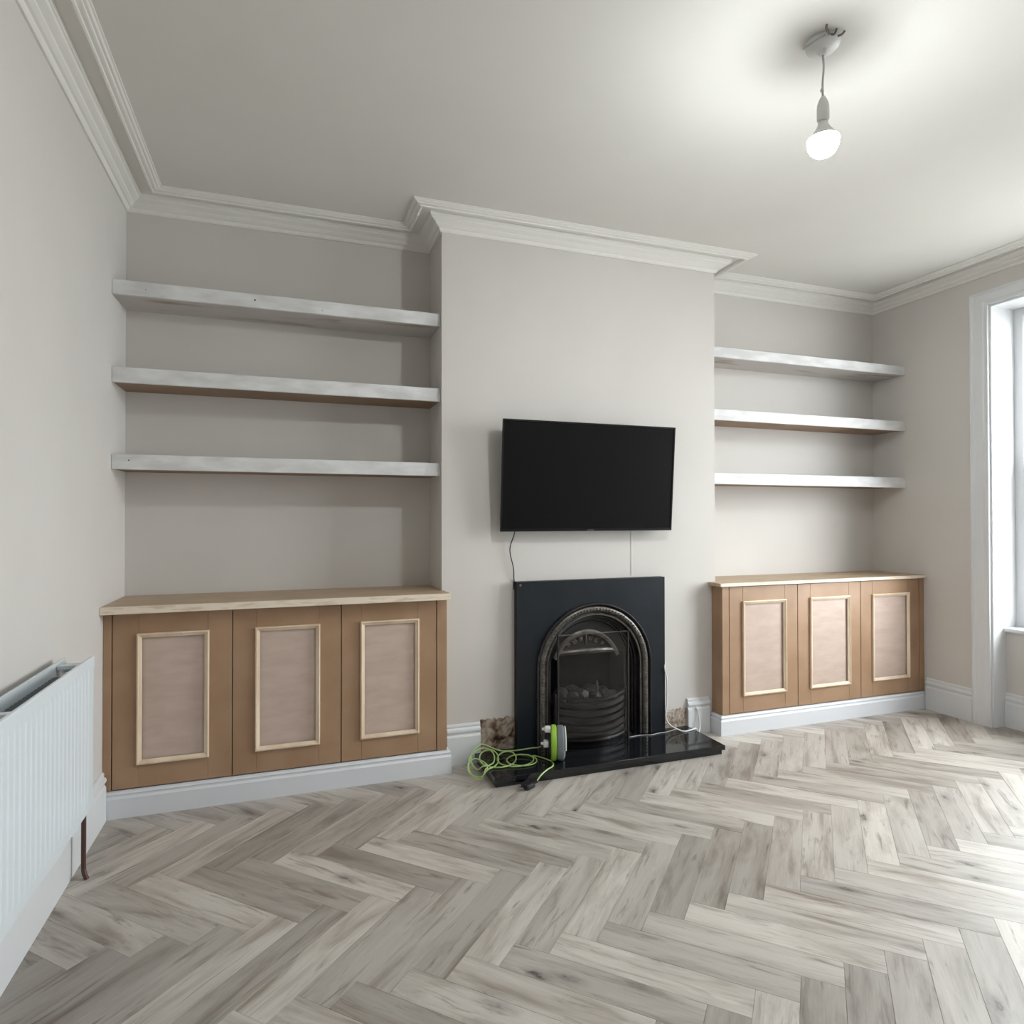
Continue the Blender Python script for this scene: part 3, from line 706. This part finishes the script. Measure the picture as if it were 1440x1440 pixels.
# coals on the basket
rn = random.Random(11)
for i, (x, y, r) in enumerate([(1.40, 3.17, .036), (1.46, 3.16, .040), (1.525, 3.19, .046), (1.60, 3.165, .038), (1.665, 3.17, .040), (1.715, 3.18, .034), (1.43, 3.25, .044), (1.52, 3.285, .044), (1.62, 3.26, .047), (1.69, 3.255, .038)]):
    bm = bmesh.new(); bmesh.ops.create_icosphere(bm, subdivisions=2, radius=r)
    for v in bm.verts:
        v.co *= 1 + rn.uniform(-.16, .14); v.co.z *= .8; v.co.z = max(v.co.z, -r * .6)
    mz = min(v.co.z for v in bm.verts)
    bm.transform(Matrix.Translation((x, y, .2455 - mz)))
    tag(obj('coal', bm, M_coal, None, False, (x, y, .2455)), 'dark lump of coal lying in the fireplace grate', 'coal', 'coals in the grate')

# smoked glass fire screen standing in front of the grate
t = thing('fire_screen', 'smoked glass screen standing upright on the hearth before the fire opening', 'fire screen', (1.50, 2.983, .05))
boxo('glass_panel', (1.303, 1.698, 2.981, 2.985, .0515, .648), M_smoke, t)
boxo('edge_strip', (1.6985, 1.7065, 2.976, 2.990, .0515, .650), M_cast, t, .001)
boxo('edge_strip', (1.296, 1.3025, 2.976, 2.990, .0515, .650), M_cast, t, .001)
boxo('top_strip', (1.303, 1.698, 2.980, 2.986, .6483, .6515), M_castl, t)

# ------------------------------------------------------------------ white cable along the hearth
pts = [(2.009, 3.139, .47), (2.012, 3.115, .44), (2.002, 3.094, .40), (2.012, 3.092, .35), (2.018, 3.098, .27), (2.012, 3.092, .20), (2.006, 3.092, .13), (2.022, 3.080, .09), (2.06, 3.06, .066), (2.095, 3.045, .0545), (2.14, 3.052, .0545), (2.172, 3.062, .0545), (2.19, 3.07, .052), (2.204, 3.074, .030), (2.217, 3.083, .0255), (2.236, 3.098, .045), (2.243, 3.113, .09), (2.236, 3.122, .14), (2.222, 3.121, .155)]
tag(obj('cable', tube(bmesh.new(), crom(pts, 6), .0042, 8), M_white, None, True), 'thick white cable hanging at the fireplace right edge down over the hearth', 'cable')
pts = [(1.76, 3.070, .0532), (1.83, 3.075, .0532), (1.89, 3.062, .0532), (1.94, 3.070, .0532), (2.00, 3.074, .0532), (2.05, 3.088, .0532), (2.09, 3.10, .0532)]
tag(obj('cable', tube(bmesh.new(), crom(pts, 6), .0022, 6), M_greyw, None, True), 'thin grey cable lying flat on the hearth at the fireplace foot', 'cable')

# ------------------------------------------------------------------ green cable reel
REEL_TURN = -.36
def reel():
    cx, cy, cz, R = 1.262, 2.905, .137, .0855
    t = thing('cable_reel', 'lime green and grey cable reel standing on edge on the hearth', 'cable reel', (cx, cy, .05))
    def disc(name, xa, xb, r, m, hole=True, bulge=0.0, par=t):
        bm = bmesh.new(); n = 44; out, inn = [], []
        for k in range(n):
            a = 2 * PI * k / n; c, s = math.cos(a), math.sin(a)
            rr = r * (1 if s > -.85 else 1) ; zz = max(s * rr, -R + .0005); out.append((c * rr, zz))
        # handle slot near the top
        hs = [(.026 * math.cos(2 * PI * k / n) * (1.25), .046 + .013 * math.sin(2 * PI * k / n)) for k in range(n)]
        V = []
        for (u, v), (hu, hv) in zip(out, hs):
            V.append([bm.verts.new((cx + xa, cy + u * .93, cz + v * .93)), bm.verts.new((cx + xa * .8 + xb * .2, cy + u, cz + v)), bm.verts.new((cx + xb - (xb - xa) * .25, cy + u, cz + v)), bm.verts.new((cx + xb, cy + u * (.88 - bulge), cz + v * (.88 - bulge))),
                      bm.verts.new((cx + xb, cy + hu, cz + hv)), bm.verts.new((cx + xa, cy + hu, cz + hv))])
        for i in range(n):
            a, b = V[i], V[(i + 1) % n]
            for k in range(6): bm.faces.new((a[k], a[(k + 1) % 6], b[(k + 1) % 6], b[k]))
        return obj(name, bm, m, par, True)
    g = disc('green_shell', -.034, -.004, R, M_green); disc('grey_shell', -.0035, .036, R - .002, M_grey, True, .10)
    bm = tube(bmesh.new(), [(cx + .0365 + .0, cy + (R - .010) * math.cos(a), cz + (R - .010) * math.sin(a)) for a in [math.radians(-60 + 250 * i / 30) for i in range(31)]], .004, 6); obj('pale_trim', bm, new_mat('pale_green_trim', (.55, .62, .50), .4), t, True)
    bm = bmesh.new(); lathe(bm, [(.052, -.0425), (.056, -.040), (.056, -.0342)], (cx, cy, cz - .014), 'X', 28); obj('socket_plate', bm, M_socket, g, True)
    t.rotation_euler = (0, 0, REEL_TURN); return cx, cy, cz
rcx, rcy, rcz = reel()
def plug(label, x, y, z, m, d=(-1, 0, 0), w=.021, h=.024, ln=.034, grp=None):
    t = thing('plug', label, 'plug', (x, y, z), grp)
    bm = box(bmesh.new(), x - ln, x, y - w, y + w, z - h / 2, z + h / 2, .005, 2); obj('body', bm, m, t)
    bm = bmesh.new(); lathe(bm, [(.006, -.014), (.0085, 0)], (x - ln, y, z), 'X', 10); obj('cord_grip', bm, m, t, True)
    if grp:
        v = Matrix.Rotation(REEL_TURN, 3, 'Z') @ Vector((x - rcx, y - rcy, 0)); t.location = (rcx + v.x, rcy + v.y, z); t.rotation_euler = (0, 0, REEL_TURN)
    return t
plug('small white plug in the top of the green cable reel', rcx - .0345, rcy - .012, rcz + .070, M_white, grp='plugs in the reel', ln=.030)
plug('small white plug in the side of the green cable reel, lower of two', rcx - .0432, rcy - .020, rcz + .002, M_white, grp='plugs in the reel', ln=.026, h=.030)

# coiled lime cable on floor and hearth, ending in the black plug
coil = [(1.188, 2.945, .112), (1.192, 2.99, .092), (1.180, 3.035, .076), (1.140, 3.058, .066), (1.08, 3.075, .060), (1.02, 3.095, .062)]
LOOPS = [(.918, 3.030, .060, .090, .066, .030), (.905, 3.015, .060, .086, .062, .024), (.848, 2.935, .050, .080, .036, .030), (.930, 3.005, .068, .092, .060, .014), (1.018, 2.975, .064, .092, .058, .008), (1.088, 2.945, .074, .066, .0575, .004)]
for i in range(1, 16 * (len(LOOPS) - 1) + 15):
    u = min(i / 16, len(LOOPS) - 1.001); k = int(u); w_ = u - k
    q = [a_ * (1 - w_) + b_ * w_ for a_, b_ in zip(LOOPS[k], LOOPS[k + 1])]
    an = math.radians(70) + 2 * PI * i / 16; du, dv = q[2] * math.cos(an), q[3] * math.sin(an); tl = -.33
    coil.append((q[0] + du * math.cos(tl) - dv * math.sin(tl), q[1] + du * math.sin(tl) + dv * math.cos(tl), q[4] + q[5] * math.sin(an)))
coil += [(1.165, 2.985, .0565), (1.204, 2.934, .0555), (1.222, 2.878, .0555), (1.205, 2.83, .0565), (1.165, 2.800, .056), (1.125, 2.775, .048), (1.09, 2.752, .030)]
coil = [(x, y, max(z, .0560) if (x > .880 and y > 2.785) else z) for x, y, z in coil]
tag(obj('extension_cable', tube(bmesh.new(), crom(coil, 4), .0034, 8), M_greenl, None, True), 'lime green cable coiled loosely over the hearth left corner', 'cable')
t = thing('plug', 'black rubber plug at the end of the green cable at hearth front edge', 'plug', (1.06, 2.765, 0))
bm = box(bmesh.new(), 1.020, 1.076, 2.735, 2.782, .0010, .028, .008, 2); bm.transform(Matrix.Translation((1.05, 2.76, 0)) @ Matrix.Rotation(.5, 4, 'Z') @ Matrix.Translation((-1.05, -2.76, 0))); obj('body', bm, M_bark, t, True)
bm = tube(bmesh.new(), [(1.064, 2.752, .022), (1.078, 2.752, .026), (1.092, 2.752, .030)], .0075, 8); obj('cord_grip', bm, M_bark, t, True)
bm = bmesh.new()
for dy in (-.011, .011): box(bm, 1.004, 1.021, 2.752 + dy - .003, 2.752 + dy + .003, .010, .014)
obj('pin', bm, M_steel, t)
